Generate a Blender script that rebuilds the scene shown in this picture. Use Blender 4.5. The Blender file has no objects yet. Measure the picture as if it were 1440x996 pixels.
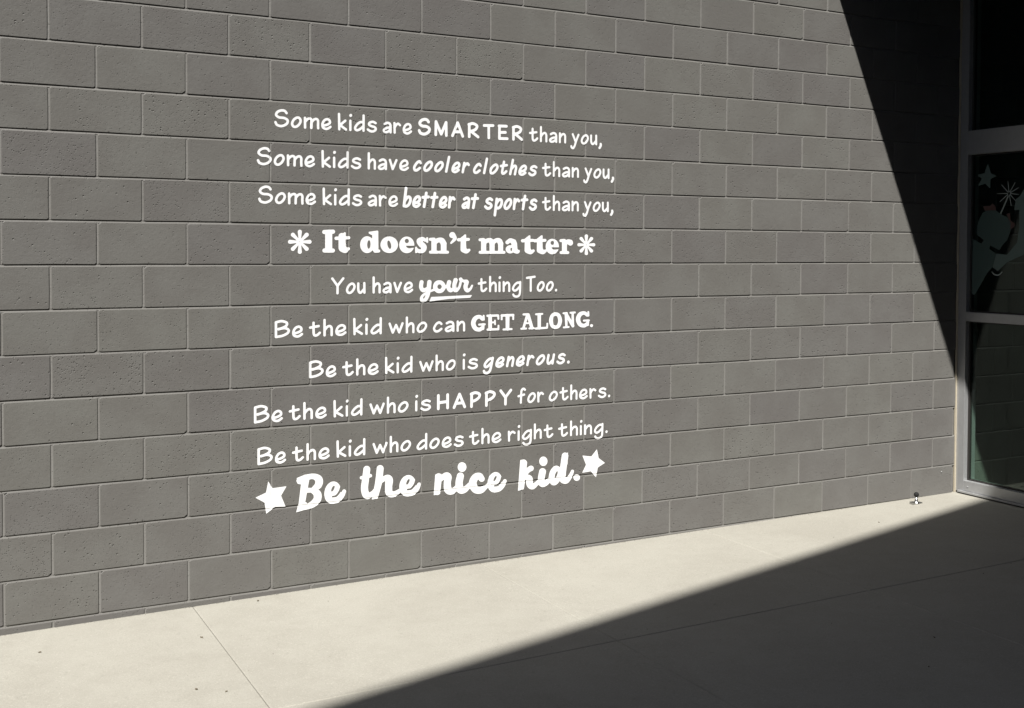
import bpy, bmesh, math, random
import numpy as np
from mathutils import Vector, Matrix

# ------------------------------------------------------------------ camera, world, sun, exposure
S = bpy.context.scene
C = S.collection
CAM = np.array([-0.5217, -5.4592, 1.7017])
RM = np.array([[0.88355112, -0.46832305, 0.00330636],
               [-0.00993736, -0.02580538, -0.99961759],
               [0.46822928, 0.88318039, -0.02745427]])
FPX, CX, CY = 1570.2179, 720.0, 395.16
cam = bpy.data.cameras.new('camera'); co = bpy.data.objects.new('camera', cam); C.objects.link(co)
cam.sensor_width = 36; cam.lens = FPX/1440*36
cam.shift_y = (CY-498)/1440
cam.clip_start = 0.05; cam.clip_end = 2000
co.matrix_world = Matrix(((RM[0][0], -RM[1][0], -RM[2][0], CAM[0]),
                          (RM[0][1], -RM[1][1], -RM[2][1], CAM[1]),
                          (RM[0][2], -RM[1][2], -RM[2][2], CAM[2]), (0, 0, 0, 1)))
S.camera = co

LD = Vector((1.0, 1.40, -2.2343)).normalized()          # the way the sunlight travels
sun = bpy.data.lights.new('sun', 'SUN'); sun.energy = 5.0; sun.angle = math.radians(0.53); sun.color = (1, .97, .92)
so = bpy.data.objects.new('sun', sun); C.objects.link(so)
so.rotation_euler = LD.to_track_quat('-Z', 'Y').to_euler()
W = bpy.data.worlds.new('World'); S.world = W; W.use_nodes = True
nt = W.node_tree; bg = nt.nodes['Background']
sk = nt.nodes.new('ShaderNodeTexSky'); sk.sky_type = 'NISHITA'; sk.sun_disc = False
sk.sun_elevation = math.asin(-LD.z); sk.sun_rotation = math.atan2(-LD.x, -LD.y)
nt.links.new(sk.outputs[0], bg.inputs[0]); bg.inputs[1].default_value = 0.05
S.view_settings.view_transform = 'Standard'; S.view_settings.look = 'None'
S.view_settings.exposure = 1.10; S.view_settings.gamma = 1
S.cycles.use_denoising = True
S.cycles.max_bounces = 8
S.cycles.sample_clamp_indirect = 0
S.cycles.diffuse_bounces = 2

# ------------------------------------------------------------------ helpers
def ray(x, y): return RM.T @ np.array([(x-CX)/FPX, (y-CY)/FPX, 1.0])
def onwall(x, y, Y=0.0):
    d = ray(x, y); p = CAM+d*((Y-CAM[1])/d[1]); return p[0], p[2]
def onx(x, y, X):
    d = ray(x, y); p = CAM+d*((X-CAM[0])/d[0]); return p[1], p[2]
def gz(x): return -0.0337+0.006824*x if x < 6 else 0.0072   # the paving falls gently along the wall

def gpt(x, y):
    d = ray(x, y); n = np.array([-0.006824, 0, 1.]); tt = (-0.0337-n@CAM)/(n@d); p = CAM+d*tt; return p[0], p[1]

def link(name, me, mat=None, parent=None, loc=None):
    o = bpy.data.objects.new(name, me); C.objects.link(o)
    if mat is not None and not me.materials: me.materials.append(mat)
    if parent is not None: o.parent = parent
    if loc is not None: o.location = loc
    return o
def meshof(name, v, f, smooth=False):
    me = bpy.data.meshes.new(name); me.from_pydata(v, [], f); me.update()
    if smooth:
        for p in me.polygons: p.use_smooth = True
    return me
def thing(name, label, cat, loc=(0, 0, 0), group=None, kind=None):
    o = bpy.data.objects.new(name, None); C.objects.link(o); o.location = loc
    return tag(o, label, cat, group, kind)
def tag(o, label=None, cat=None, group=None, kind=None):
    if label: o['label'] = label
    if cat: o['category'] = cat
    if group: o['group'] = group
    if kind: o['kind'] = kind
    return o
def box_me(name, a, b, bev=0.0):
    bm = bmesh.new()
    bmesh.ops.create_cube(bm, size=1)
    for v in bm.verts:
        v.co = Vector([a[i]+(b[i]-a[i])*(v.co[i]+.5) for i in range(3)])
    if bev: bmesh.ops.bevel(bm, geom=list(bm.edges), offset=bev, segments=2, affect='EDGES', profile=.6)
    me = bpy.data.meshes.new(name); bm.to_mesh(me); bm.free(); return me
def box(name, a, b, mat, parent=None, bev=0.0): return link(name, box_me(name, a, b, bev), mat, parent)
def lathe(name, prof, mat, parent=None, loc=None, n=28):
    v = []; f = []
    for r, z in prof:
        for k in range(n): v.append((r*math.cos(2*math.pi*k/n), r*math.sin(2*math.pi*k/n), z))
    for i in range(len(prof)-1):
        for k in range(n): f.append((i*n+k, i*n+(k+1) % n, (i+1)*n+(k+1) % n, (i+1)*n+k))
    f.append(tuple(range((len(prof)-1)*n, len(prof)*n))); f.append(tuple(reversed(range(n))))
    return link(name, meshof(name, v, f, True), mat, parent, loc)

# ------------------------------------------------------------------ materials
class NT:
    def __init__(s, name):
        s.m = bpy.data.materials.new(name); s.m.use_nodes = True; s.t = s.m.node_tree
        s.b = s.t.nodes['Principled BSDF']; s.out = s.t.nodes['Material Output']
    def n(s, typ, **kw):
        nd = s.t.nodes.new(typ)
        for k, v in kw.items():
            if k.startswith('i_'): nd.inputs[k[2:].replace('_', ' ')].default_value = v
            else: setattr(nd, k, v)
        return nd
    def l(s, a, b): s.t.links.new(a, b)
    def math(s, op, a, b=None, c=None):
        nd = s.t.nodes.new('ShaderNodeMath'); nd.operation = op
        for i, x in enumerate((a, b, c)):
            if x is None: continue
            if isinstance(x, (int, float)): nd.inputs[i].default_value = x
            else: s.l(x, nd.inputs[i])
        return nd.outputs[0]
    def ramp(s, x, lo, hi, a=0.0, b=1.0):
        nd = s.n('ShaderNodeMapRange'); nd.interpolation_type = 'SMOOTHSTEP'
        s.l(x, nd.inputs['Value'])
        nd.inputs['From Min'].default_value = lo; nd.inputs['From Max'].default_value = hi
        nd.inputs['To Min'].default_value = a; nd.inputs['To Max'].default_value = b
        return nd.outputs[0]
    def noise(s, vec, scale, detail=3, rough=.55):
        nd = s.n('ShaderNodeTexNoise', i_Scale=scale, i_Detail=detail, i_Roughness=rough); s.l(vec, nd.inputs['Vector']); return nd.outputs[0]
    def mixc(s, fac, a, b):
        nd = s.n('ShaderNodeMix'); nd.data_type = 'RGBA'
        if isinstance(fac, (int, float)): nd.inputs[0].default_value = fac
        else: s.l(fac, nd.inputs[0])
        for i, x in ((6, a), (7, b)):
            if isinstance(x, tuple): nd.inputs[i].default_value = x+(1,)
            else: s.l(x, nd.inputs[i])
        return nd.outputs[2]

def plain(name, col, rough=.6, metal=0.0, spec=.5, grain=0.0, gscale=60, bump=0.0):
    m = NT(name); m.b.inputs['Roughness'].default_value = rough; m.b.inputs['Metallic'].default_value = metal
    m.b.inputs['Specular IOR Level'].default_value = spec
    tc = m.n('ShaderNodeTexCoord').outputs['Object']; nz = m.noise(tc, gscale, 4)
    g = grain or .05
    c0 = tuple(max(0, c*(1-g)) for c in col); c1 = tuple(c*(1+g) for c in col)
    m.l(m.mixc(m.ramp(nz, .3, .7), c0, c1), m.b.inputs['Base Color'])
    if bump:
        bp = m.n('ShaderNodeBump', i_Strength=.5, i_Distance=bump); m.l(nz, bp.inputs['Height']); m.l(bp.outputs[0], m.b.inputs['Normal'])
    return m.m

def masonry(name, perobj=True, white=False, kc=1.0):
    """painted concrete block: rough cast face with open pits and granular relief"""
    m = NT(name)
    tc = m.n('ShaderNodeTexCoord').outputs['Object']
    rnd = None
    if perobj:
        oi = m.n('ShaderNodeObjectInfo'); rnd = oi.outputs['Random']
        sc = m.n('ShaderNodeVectorMath', operation='SCALE'); sc.inputs[0].default_value = (37, 11, 53)
        m.l(rnd, sc.inputs['Scale'])
        ad = m.n('ShaderNodeVectorMath', operation='ADD'); m.l(tc, ad.inputs[0]); m.l(sc.outputs[0], ad.inputs[1])
        vec = ad.outputs[0]
    else: vec = tc
    # the pits: sparse voronoi cells, density differs from block to block
    def pits(scale, keep, rad):
        # stretched along a diagonal by warping
        v = m.n('ShaderNodeTexVoronoi', i_Scale=scale, i_Randomness=1.0); m.l(vec, v.inputs['Vector'])
        sep = m.n('ShaderNodeSeparateColor'); m.l(v.outputs['Color'], sep.inputs[0])
        dens = m.noise(vec, 7, 2)
        if rnd is not None:
            dens = m.math('ADD', dens, m.math('MULTIPLY_ADD', rnd, .34, -.17))
        thr = m.ramp(dens, .3, .75, keep*.25, keep*1.9)
        on = m.math('LESS_THAN', sep.outputs[0], thr)
        r = m.math('MULTIPLY_ADD', sep.outputs[1], rad*.7, rad*.5)
        d = m.math('DIVIDE', v.outputs['Distance'], r)
        return m.math('MULTIPLY', m.ramp(d, .25, 1.0, 1.0, 0.0), on)
    p1 = pits(62, .22, .28); p2 = pits(120, .34, .36)
    g1 = m.noise(vec, 210, 3, .65); g2 = m.noise(vec, 45, 4, .6)
    h = m.math('MULTIPLY_ADD', g1, .30, m.math('MULTIPLY', g2, .55))
    h = m.math('SUBTRACT', h, m.math('MULTIPLY', p1, 1.5 if not white else .7))
    h = m.math('SUBTRACT', h, m.math('MULTIPLY', p2, .8 if not white else .4))
    bp = m.n('ShaderNodeBump', i_Strength=1.0 if not white else .35, i_Distance=.0028 if not white else .002)
    m.l(h, bp.inputs['Height']); m.l(bp.outputs[0], m.b.inputs['Normal'])
    if white:
        m.l(m.mixc(m.ramp(g2, .3, .7), (.60, .605, .61), (.65, .655, .66)), m.b.inputs['Base Color'])
        m.b.inputs['Roughness'].default_value = .55
    else:
        big = m.noise(vec, 5, 3)
        col = m.mixc(m.ramp(big, .35, .68), tuple(kc*c for c in (.103, .0995, .0935)), tuple(kc*c for c in (.114, .112, .1055)))
        if rnd is not None:
            wn = m.n('ShaderNodeTexWhiteNoise', noise_dimensions='1D'); m.l(rnd, wn.inputs['W'])
            tint = m.mixc(wn.outputs[0], (.95, .935, .95), (1.04, 1.045, 1.02))
            mul = m.n('ShaderNodeMix', data_type='RGBA', blend_type='MULTIPLY'); mul.inputs[0].default_value = 1
            m.l(col, mul.inputs[6]); m.l(tint, mul.inputs[7]); col = mul.outputs[2]
        speck = m.ramp(m.noise(vec, 120, 3, .7), .35, .7)
        col = m.mixc(m.math('MULTIPLY', speck, .22), col, tuple(kc*c for c in (.078, .075, .070)))
        m.l(col, m.b.inputs['Base Color'])
        m.b.inputs['Roughness'].default_value = .62
    m.b.inputs['Specular IOR Level'].default_value = .3
    m.b.inputs['Diffuse Roughness'].default_value = .6 if not white else .3
    return m.m

M_BLOCK = masonry('painted_block'); M_MORTAR = masonry('painted_mortar', False, kc=1.42); M_WHITE = masonry('white_lettering_paint', False, True)  # mortar lightened past the block paint, putting sunlit joint lines into its colour

def concrete(name, c0, c1):
    m = NT(name); tc = m.n('ShaderNodeTexCoord').outputs['Object']
    big = m.noise(tc, 1.1, 4, .6); mid = m.noise(tc, 9, 5, .65); fine = m.noise(tc, 240, 3, .7); gr = m.noise(tc, 90, 3, .6)
    f = m.math('ADD', m.math('MULTIPLY', big, .5), m.math('ADD', m.math('MULTIPLY', mid, .28), m.math('MULTIPLY', gr, .22)))
    col = m.mixc(m.ramp(f, .36, .64), c0, c1)
    col = m.mixc(m.math('MULTIPLY', m.ramp(fine, .45, .70), .45), col, tuple(c*.60 for c in c0))
    agg = m.noise(tc, 130, 2, .5); col = m.mixc(m.math('MULTIPLY', m.ramp(agg, .58, .72), .5), col, tuple(c*1.25 for c in c1))
    col = m.mixc(m.math('MULTIPLY', m.ramp(m.noise(tc, 38, 3, .6), .60, .74), .35), col, tuple(c*.72 for c in c0))
    v = m.n('ShaderNodeTexVoronoi', i_Scale=14.0); m.l(tc, v.inputs['Vector'])
    sep = m.n('ShaderNodeSeparateColor'); m.l(v.outputs['Color'], sep.inputs[0])
    sp = m.math('MULTIPLY', m.ramp(v.outputs['Distance'], .03, .07, 1, 0), m.math('LESS_THAN', sep.outputs[0], .10))
    col = m.mixc(m.math('MULTIPLY', sp, .55), col, (.14, .12, .10))
    m.l(col, m.b.inputs['Base Color']); m.b.inputs['Roughness'].default_value = .85
    m.b.inputs['Specular IOR Level'].default_value = .3
    h = m.math('ADD', m.math('MULTIPLY', fine, .6), m.math('MULTIPLY', gr, .8))
    bp = m.n('ShaderNodeBump', i_Strength=.5, i_Distance=.0015); m.l(h, bp.inputs['Height']); m.l(bp.outputs[0], m.b.inputs['Normal'])
    return m.m
M_CONC = concrete('pale_concrete', (.240, .229, .198), (.276, .266, .232))
M_GROOVE = plain('joint_dirt', (.10, .09, .075), .9)
M_INFLOOR = concrete('interior_concrete', (.20, .19, .16), (.25, .235, .20))
M_ALU = plain('anodised_aluminium', (.37, .375, .38), .42, .55, .5, .03, 30)
M_SEAL = plain('cream_sealant', (.36, .32, .245), .7)
M_GASK = plain('black_gasket', (.02, .018, .017), .5)
M_DARK = plain('dark_stucco', (.055, .055, .06), .9, 0, .3, .1, 40, .002)
M_SOFF = plain('dark_soffit_paint', (.035, .035, .04), .9)
M_ROOM = plain('dim_room_paint', (.10, .10, .095), .9)
M_CHROME = plain('satin_chrome', (.42, .42, .42), .3, 1.0)
M_RUBBER = plain('black_rubber', (.012, .012, .012), .8, 0, .2)
M_LEAF = plain('dry_leaf', (.10, .085, .06), .8, 0, .3, .3, 200)
M_GRIT = plain('mortar_crumbs', (.16, .15, .13), .9, 0, .2, .5, 300)
M_EARTH = plain('far_ground', (.26, .24, .20), .95, 0, .2, .15, 3)

def glass():
    m = NT('green_tinted_glass'); t = m.t; t.nodes.remove(m.b)
    tr = m.n('ShaderNodeBsdfTransparent'); tr.inputs[0].default_value = (.80, .90, .845, 1)
    gl = m.n('ShaderNodeBsdfGlossy'); gl.inputs['Roughness'].default_value = .012; gl.inputs[0].default_value = (.93, 1, .97, 1)
    fr = m.n('ShaderNodeFresnel'); ge = m.n('ShaderNodeNewGeometry'); io = m.math('MULTIPLY_ADD', ge.outputs['Backfacing'], 1/1.5-1.5, 1.5)
    m.l(io, fr.inputs[0])          # a thin pane: the far face must not turn into a total mirror
    g2 = m.n('ShaderNodeBsdfGlossy'); g2.inputs['Roughness'].default_value = .11       # rough lobe added to spread reflected sun and veil the pane
    mg = m.n('ShaderNodeMixShader'); mg.inputs[0].default_value = .4; m.l(gl.outputs[0], mg.inputs[1]); m.l(g2.outputs[0], mg.inputs[2]); gl = mg
    mx = m.n('ShaderNodeMixShader'); m.l(fr.outputs[0], mx.inputs[0]); m.l(tr.outputs[0], mx.inputs[1]); m.l(gl.outputs[0], mx.inputs[2])
    m.l(mx.outputs[0], m.out.inputs[0]); return m.m
M_GLASS = glass()
def film(name, col, a=.55):
    m = NT(name); m.b.inputs['Base Color'].default_value = col+(1,); m.b.inputs['Roughness'].default_value = .6
    m.b.inputs['Alpha'].default_value = a; return m.m
M_FROST = film('frosted_film', (.12, .17, .155), .75); M_FROST2 = film('dim_frosted_film', (.055, .09, .082), .8)
M_PINK = film('dull_red_film', (.10, .05, .045), .8); M_LINE = film('pale_film', (.26, .30, .28), .9)

# ------------------------------------------------------------------ the ground
rng = random.Random(7)
me = meshof('ground', [(-400, -400, -.16), (400, -400, -.16), (400, 400, -.16), (-400, 400, -.16)], [(0, 1, 2, 3)])
tag(link('ground', me, M_EARTH), 'plain earth ground stretching away beyond the paving', kind='structure')
side = tag(bpy.data.objects.new('sidewalk', None), 'pale concrete paving cast in slabs at the foot of the block wall', kind='structure'); C.objects.link(side)
xs = [-7.05, -5.51, -3.97, -2.43, -0.90, 0.63, 2.18, 3.70, 5.24, 5.93]
ys = [0.02, -1.366, -2.90, -4.43, -5.96, -7.6]
G = .0011
for j in range(len(ys)-1):
    for i in range(len(xs)-1):
        if j == 0 and i == 8: continue
        x0, x1 = xs[i]+G, xs[i+1]-G
        if j == 0 and i == 7: x1 = xs[9]-G
        y1, y0 = ys[j]-(G if j else 0), ys[j+1]+G
        r = .004
        dz = rng.uniform(-.0006, .0006)
        P = lambda x, y, z: (x, y, gz(x)+z+dz)
        v = [P(x0+r, y0+r, 0), P(x1-r, y0+r, 0), P(x1-r, y1-r, 0), P(x0+r, y1-r, 0),
             P(x0, y0, -r*.7), P(x1, y0, -r*.7), P(x1, y1, -r*.7), P(x0, y1, -r*.7),
             P(x0, y0, -.1), P(x1, y0, -.1), P(x1, y1, -.1), P(x0, y1, -.1)]
        f = [(0, 1, 2, 3)]+[(4+k, 4+(k+1) % 4, (k+1) % 4, k) for k in range(4)]+[(8+k, 8+(k+1) % 4, 4+(k+1) % 4, 4+k) for k in range(4)]
        link('slab', meshof('slab', v, f), M_CONC, side)
v = [(-7.05, -7.6, gz(-7.05)-.012), (5.9, -7.6, gz(5.9)-.012), (5.9, .02, gz(5.9)-.012), (-7.05, .02, gz(-7.05)-.012)]
link('joint_bed', meshof('joint_bed', v, [(0, 1, 2, 3)]), M_GROOVE, side)

# ------------------------------------------------------------------ the block wall
BL, CH, JW = .4064, .2032, .0082
XEND = 5.908
def block_mesh(k, w, h):
    r = random.Random(k)
    j = lambda s=.0007: r.uniform(-s, s)
    c = [.004+r.random()*.003 for _ in range(4)]
    if r.random() < .35: c[r.randrange(4)] += .007
    hw, hh = w/2, h/2
    o = [(-hw+c[0], -hh), (j(.03), -hh), (hw-c[1], -hh), (hw, -hh+c[1]*.8), (hw, j(.02)), (hw, hh-c[2]*.8), (hw-c[2], hh), (j(.03), hh), (-hw+c[3], hh), (-hw, hh-c[3]*.8), (-hw, j(.02)), (-hw, -hh+c[0]*.8)]
    o = [(x+j(), z+j()) for x, z in o]
    n = len(o); b = .0027
    inn = [(x*(hw-b)/hw+j(.0005), z*(hh-b)/hh+j(.0005)) for x, z in o]
    v = [(x, 0, z) for x, z in inn]+[(x, .0024, z) for x, z in o]+[(x, .03, z) for x, z in o]
    f = [tuple(range(n))]+[(n+i, n+(i+1) % n, (i+1) % n, i) for i in range(n)]+[(2*n+i, 2*n+(i+1) % n, n+(i+1) % n, n+i) for i in range(n)]
    return meshof('block', v, f)
var = [block_mesh(k, BL-JW, CH-JW) for k in range(12)]
wall = thing('block_wall', 'painted grey concrete block wall in running bond, sunlit and shaded at its right end', 'wall')
NROW = 18                                      # courses k = -1 .. 16, joint lines at multiples of CH
nb = 0; extra_v = []; extra_f = []
def stuff_block(cx, cz, w, h, y=0.0):
    b0 = len(extra_v); hw, hh = w/2, h/2
    for yy, sh in ((0, .002), (.002, 0), (.03, 0)):
        for sx, sz in ((-1, -1), (1, -1), (1, 1), (-1, 1)): extra_v.append((cx+sx*(hw-sh), y+yy, cz+sz*(hh-sh)))
    extra_f.append((b0, b0+1, b0+2, b0+3))
    for q in (0, 4):
        for k in range(4): extra_f.append((b0+q+4+k, b0+q+4+(k+1) % 4, b0+q+(k+1) % 4, b0+q+k))
heads = []
for row in range(-1, 18):
    z0 = row*CH; ph = 0.0 if (row % 2 == 1) else .5     # vertical joints at whole or half block lengths
    i = -10
    while True:
        xa = (i+ph)*BL; xb = xa+BL
        i += 1
        if xa > XEND-.03: break
        heads.append((xa, z0))
        cutr = xb > XEND
        if cutr: xb = XEND+JW/2
        w = xb-xa-JW
        if w < .02: continue
        cx = (xa+xb)/2; cz = z0+CH/2
        if row <= 16 and xb > -.22 and nb < 298:
            if cutr or w < BL-JW-.01: me = block_mesh(500+row, w, CH-JW)
            else: me = var[rng.randrange(12)]
            o = link('block', me, M_BLOCK, wall, (cx+rng.uniform(-.0008, .0008), rng.uniform(-.0006, .0007), cz+rng.uniform(-.0008, .0008)))
            nb += 1
        else: stuff_block(cx, cz, w, CH-JW)
o = link('block_courses', meshof('block_courses', extra_v, extra_f), M_BLOCK, wall); o['kind'] = 'stuff'
# tooled mortar joints, slightly hollow
mv = []; mf = []
prof_bed = [(-.0056, .0026), (-.003, .0036), (0, .0046), (.003, .0052), (.0056, .0052)]
prof_head = [(-.0056, .0042), (-.003, .0048), (0, .0044), (.003, .0036), (.0056, .0027)]
def strip(p0, p1, horiz):
    n = max(1, int((p1-p0)/.10)) if horiz is not None else 1
    pass
def bed(x0, x1, z):
    n = int((x1-x0)/.12); b0 = len(mv)
    for k in range(n+1):
        x = x0+(x1-x0)*k/n; jz = rng.uniform(-.0007, .0007); jy = rng.uniform(-.0002, .0004)
        for dz, y in prof_bed: mv.append((x, y+jy, z+dz+jz))
    for k in range(n):
        for q in range(4): a = b0+k*5+q; mf.append((a, a+5, a+6, a+1))
def head(x, z0, z1):
    n = 3; b0 = len(mv)
    for k in range(n+1):
        z = z0+(z1-z0)*k/n; jx = rng.uniform(-.0006, .0006); jy = rng.uniform(-.0002, .0004)
        for dx, y in prof_head: mv.append((x+dx+jx, y+jy, z))
    for k in range(n):
        for q in range(4): a = b0+k*5+q; mf.append((a, a+1, a+6, a+5))
for row in range(-1, 19): bed(-3.9, XEND+.004, row*CH)
for x, z0 in heads: head(x, z0+.0055, z0+CH-.0055)
link('mortar', meshof('mortar', mv, mf, True), M_MORTAR, wall)
box('wall_core', (-4.1, .012, -.3), (XEND, .19, 18*CH), M_MORTAR, wall)

# ------------------------------------------------------------------ lettering: every glyph is drawn as round-ended brush strokes,
# united in a distance field, contoured into a clean sheet and laid over the block faces and joints
def cr(pts, n=7):
    P = [np.array(p, float) for p in pts]
    if len(P) < 3: return P
    Q = [2*P[0]-P[1]]+P+[2*P[-1]-P[-2]]; out = []
    for i in range(1, len(Q)-2):
        for k in range(n):
            t = k/n
            out.append(.5*((2*Q[i])+(-Q[i-1]+Q[i+1])*t+(2*Q[i-1]-5*Q[i]+4*Q[i+1]-Q[i+2])*t*t+(-Q[i-1]+3*Q[i]-3*Q[i+1]+Q[i+2])*t**3))
    out.append(P[-1]); return out
def closed(pts, n=7):
    P = list(pts); o = cr([P[-1]]+P+[P[0], P[1]], n); return o[n:-n]
def sd_path(path, gx, gy):
    F = np.full(gx.shape, 1e9)
    if len(path) == 1: path = path+path
    for a, b in zip(path[:-1], path[1:]):
        ax, ay, ar = a; bx, by, br = b; dx, dy = bx-ax, by-ay; L = dx*dx+dy*dy
        t = np.zeros_like(gx) if L < 1e-12 else np.clip(((gx-ax)*dx+(gy-ay)*dy)/L, 0, 1)
        F = np.minimum(F, np.hypot(gx-ax-t*dx, gy-ay-t*dy)-(ar+(br-ar)*t))
    return F
def sd_poly(pts, gx, gy):
    d = np.full(gx.shape, 1e9); ins = np.zeros(gx.shape, bool); n = len(pts)
    for i in range(n):
        x0, y0 = pts[i]; x1, y1 = pts[(i+1) % n]; dx, dy = x1-x0, y1-y0
        t = np.clip(((gx-x0)*dx+(gy-y0)*dy)/(dx*dx+dy*dy), 0, 1)
        d = np.minimum(d, np.hypot(gx-x0-t*dx, gy-y0-t*dy))
        if y0 != y1: ins ^= ((y0 > gy) != (y1 > gy)) & (gx < (x1-x0)*(gy-y0)/(y1-y0)+x0)
    return np.where(ins, -d, d)
def sd_ell(e, gx, gy):
    cx, cy, rx, ry, a = e; c, s = math.cos(a), math.sin(a)
    u = (gx-cx)*c+(gy-cy)*s; v = -(gx-cx)*s+(gy-cy)*c
    k = np.hypot(u/rx, v/ry); k2 = np.hypot(u/rx**2, v/ry**2)
    return k*(k-1)/np.maximum(k2, 1e-6)
def sd_shape(s, gx, gy):
    return {'p': sd_path, 'g': sd_poly, 'e': sd_ell}[s[0]](s[1], gx, gy)
def field(ops, gx, gy):
    F = np.full(gx.shape, 1e9)
    for sign, s in ops:
        d = sd_shape(s, gx, gy)
        F = np.minimum(F, d) if sign > 0 else np.maximum(F, -d)
    return F
def bounds(ops):
    xs_, ys_ = [], []
    for sg, s in ops:
        if sg < 0: continue
        if s[0] == 'p':
            for x, y, r in s[1]: xs_ += [x-r, x+r]; ys_ += [y-r, y+r]
        elif s[0] == 'g':
            for x, y in s[1]: xs_.append(x); ys_.append(y)
        else:
            cx, cy, rx, ry, a = s[1]; r = max(rx, ry); xs_ += [cx-r, cx+r]; ys_ += [cy-r, cy+r]
    return min(xs_), max(xs_), min(ys_), max(ys_)
def contour(ops, h):
    """marching squares: the sheet where the field is negative -> 2-D vertices and faces"""
    x0, x1, y0, y1 = bounds(ops)
    X = np.arange(x0-2*h, x1+3*h, h); Y = np.arange(y0-2*h, y1+3*h, h)
    gx, gy = np.meshgrid(X, Y); F = field(ops, gx, gy)
    F = np.where(np.abs(F) < 1e-3*h, 1e-3*h, F)
    V = []; idx = {}; faces = []
    def vert(key, p):
        if key not in idx: idx[key] = len(V); V.append(p)
        return idx[key]
    ny, nx = F.shape; neg = F < 0
    cell = neg[:-1, :-1] | neg[1:, :-1] | neg[:-1, 1:] | neg[1:, 1:]
    for j, i in zip(*np.nonzero(cell)):
        cs = [(i, j), (i+1, j), (i+1, j+1), (i, j+1)]; poly = []
        for k in range(4):
            a = cs[k]; b = cs[(k+1) % 4]; fa, fb = F[a[1], a[0]], F[b[1], b[0]]
            if fa < 0: poly.append(vert(a, (X[a[0]], Y[a[1]])))
            if (fa < 0) != (fb < 0):
                t = fa/(fa-fb); key = (min(a, b), max(a, b))
                poly.append(vert(key, (X[a[0]]+(X[b[0]]-X[a[0]])*t, Y[a[1]]+(Y[b[1]]-Y[a[1]])*t)))
        if len(poly) >= 3: faces.append(tuple(poly))
    return V, faces
def jd(x, z):
    """how far a coat of paint sinks at a wall point because of a joint"""
    r = math.floor(z/CH+.5); dz = abs(z-r*CH)
    row = math.floor(z/CH); ph = 0 if row % 2 == 1 else .5
    q = x/BL-ph; dx = abs(q-round(q))*BL
    d = min(dz, dx); t = min(1, max(0, (.0052-d)/.0030)); return .0018*t*t*(3-2*t)
def sheet(name, ops, parent, pix=False, h=None):
    V, Fc = contour(ops, h or (.6 if pix else .0022))
    out = []
    for x, y in V:
        if pix: x, y = onwall(x, y)
        out.append((x, -.0011+jd(x, y), y))
    if pix: Fc = [tuple(reversed(f)) for f in Fc]
    return link(name, meshof(name, out, Fc), M_WHITE, parent)

R = .100
g = {}
def G_(ch, *st): g[ch] = st
c_ = lambda *p: ('c', p)
l_ = lambda *p: ('l', p)
o_ = lambda *p: ('o', p)
G_('S', c_((.98, 1.17), (.84, 1.33), (.58, 1.36), (.28, 1.22), (.17, .98), (.40, .80), (.80, .77), (1.06, .60), (.98, .32), (.60, .13), (.24, .2), (.12, .40)))
G_('o', o_((.80, .62), (.70, .84), (.50, .86), (.26, .68), (.13, .38), (.22, .16), (.44, .14), (.68, .34)))
G_('m', l_((.13, .88), (.14, .12)), c_((.15, .58), (.34, .80), (.55, .85), (.66, .72), (.65, .40), (.64, .12)), c_((.66, .58), (.86, .80), (1.05, .85), (1.17, .72), (1.17, .40), (1.18, .12)))
G_('e', c_((.16, .36), (.46, .43), (.71, .58), (.70, .79), (.52, .89), (.28, .78), (.13, .50), (.16, .22), (.38, .11), (.58, .15), (.77, .29)))
G_('k', l_((.12, 1.35), (.14, .12)), l_((.62, .84), (.20, .46), (.68, .13)))
G_('i', l_((.13, .86), (.13, .12)), l_((.15, 1.28), (.17, 1.31)))
G_('d', c_((.78, .80), (.55, .80), (.28, .58), (.13, .30), (.24, .13), (.48, .20), (.78, .45)), l_((.82, 1.35), (.81, .12)))
G_('s', c_((.76, .80), (.54, .89), (.28, .81), (.22, .64), (.42, .53), (.68, .46), (.77, .29), (.60, .13), (.35, .11), (.12, .24)))
G_('a', c_((.20, .78), (.44, .89), (.66, .82), (.72, .60), (.72, .12)), c_((.70, .52), (.38, .46), (.13, .28), (.22, .12), (.46, .15), (.70, .34)))
G_('r', l_((.13, .9), (.15, .12)), c_((.15, .54), (.28, .76), (.46, .87), (.62, .76)))
G_('t', c_((.32, 1.16), (.32, .60), (.34, .24), (.44, .13), (.60, .18), (.76, .34)), l_((.08, .78), (.68, .88)))
G_('h', l_((.13, 1.35), (.13, .12)), c_((.14, .54), (.34, .80), (.52, .85), (.63, .70), (.64, .40), (.64, .12)))
G_('n', l_((.13, .90), (.13, .12)), c_((.14, .54), (.34, .80), (.52, .85), (.63, .70), (.64, .40), (.64, .12)))
G_('v', l_((.10, .88), (.34, .14), (.66, .88)))
G_('y', l_((.12, .90), (.44, .22)), c_((.74, .88), (.50, .35), (.34, -.10), (.18, -.34), (.02, -.30), (-.03, -.18)))
G_('u', c_((.13, .88), (.13, .42), (.20, .18), (.36, .13), (.64, .40)), l_((.68, .90), (.69, .12)))
G_(',', c_((.16, .16), (.17, .04), (.08, -.14), (.03, -.19)))
G_('.', l_((.13, .15), (.14, .16)))
G_('c', c_((.70, .74), (.54, .87), (.32, .76), (.13, .40), (.22, .15), (.44, .13), (.70, .32)))
G_('w', l_((.10, .88), (.34, .14), (.60, .76), (.84, .14), (1.10, .88)))
G_('Y', l_((.10, 1.32), (.56, .72), (1.08, 1.32)), l_((.57, .72), (.56, .12)))
G_('g', c_((.76, .82), (.54, .84), (.28, .64), (.13, .34), (.24, .15), (.46, .20), (.74, .48)), c_((.80, .90), (.79, .30), (.74, -.20), (.52, -.38), (.26, -.34), (.16, -.20)))
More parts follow.
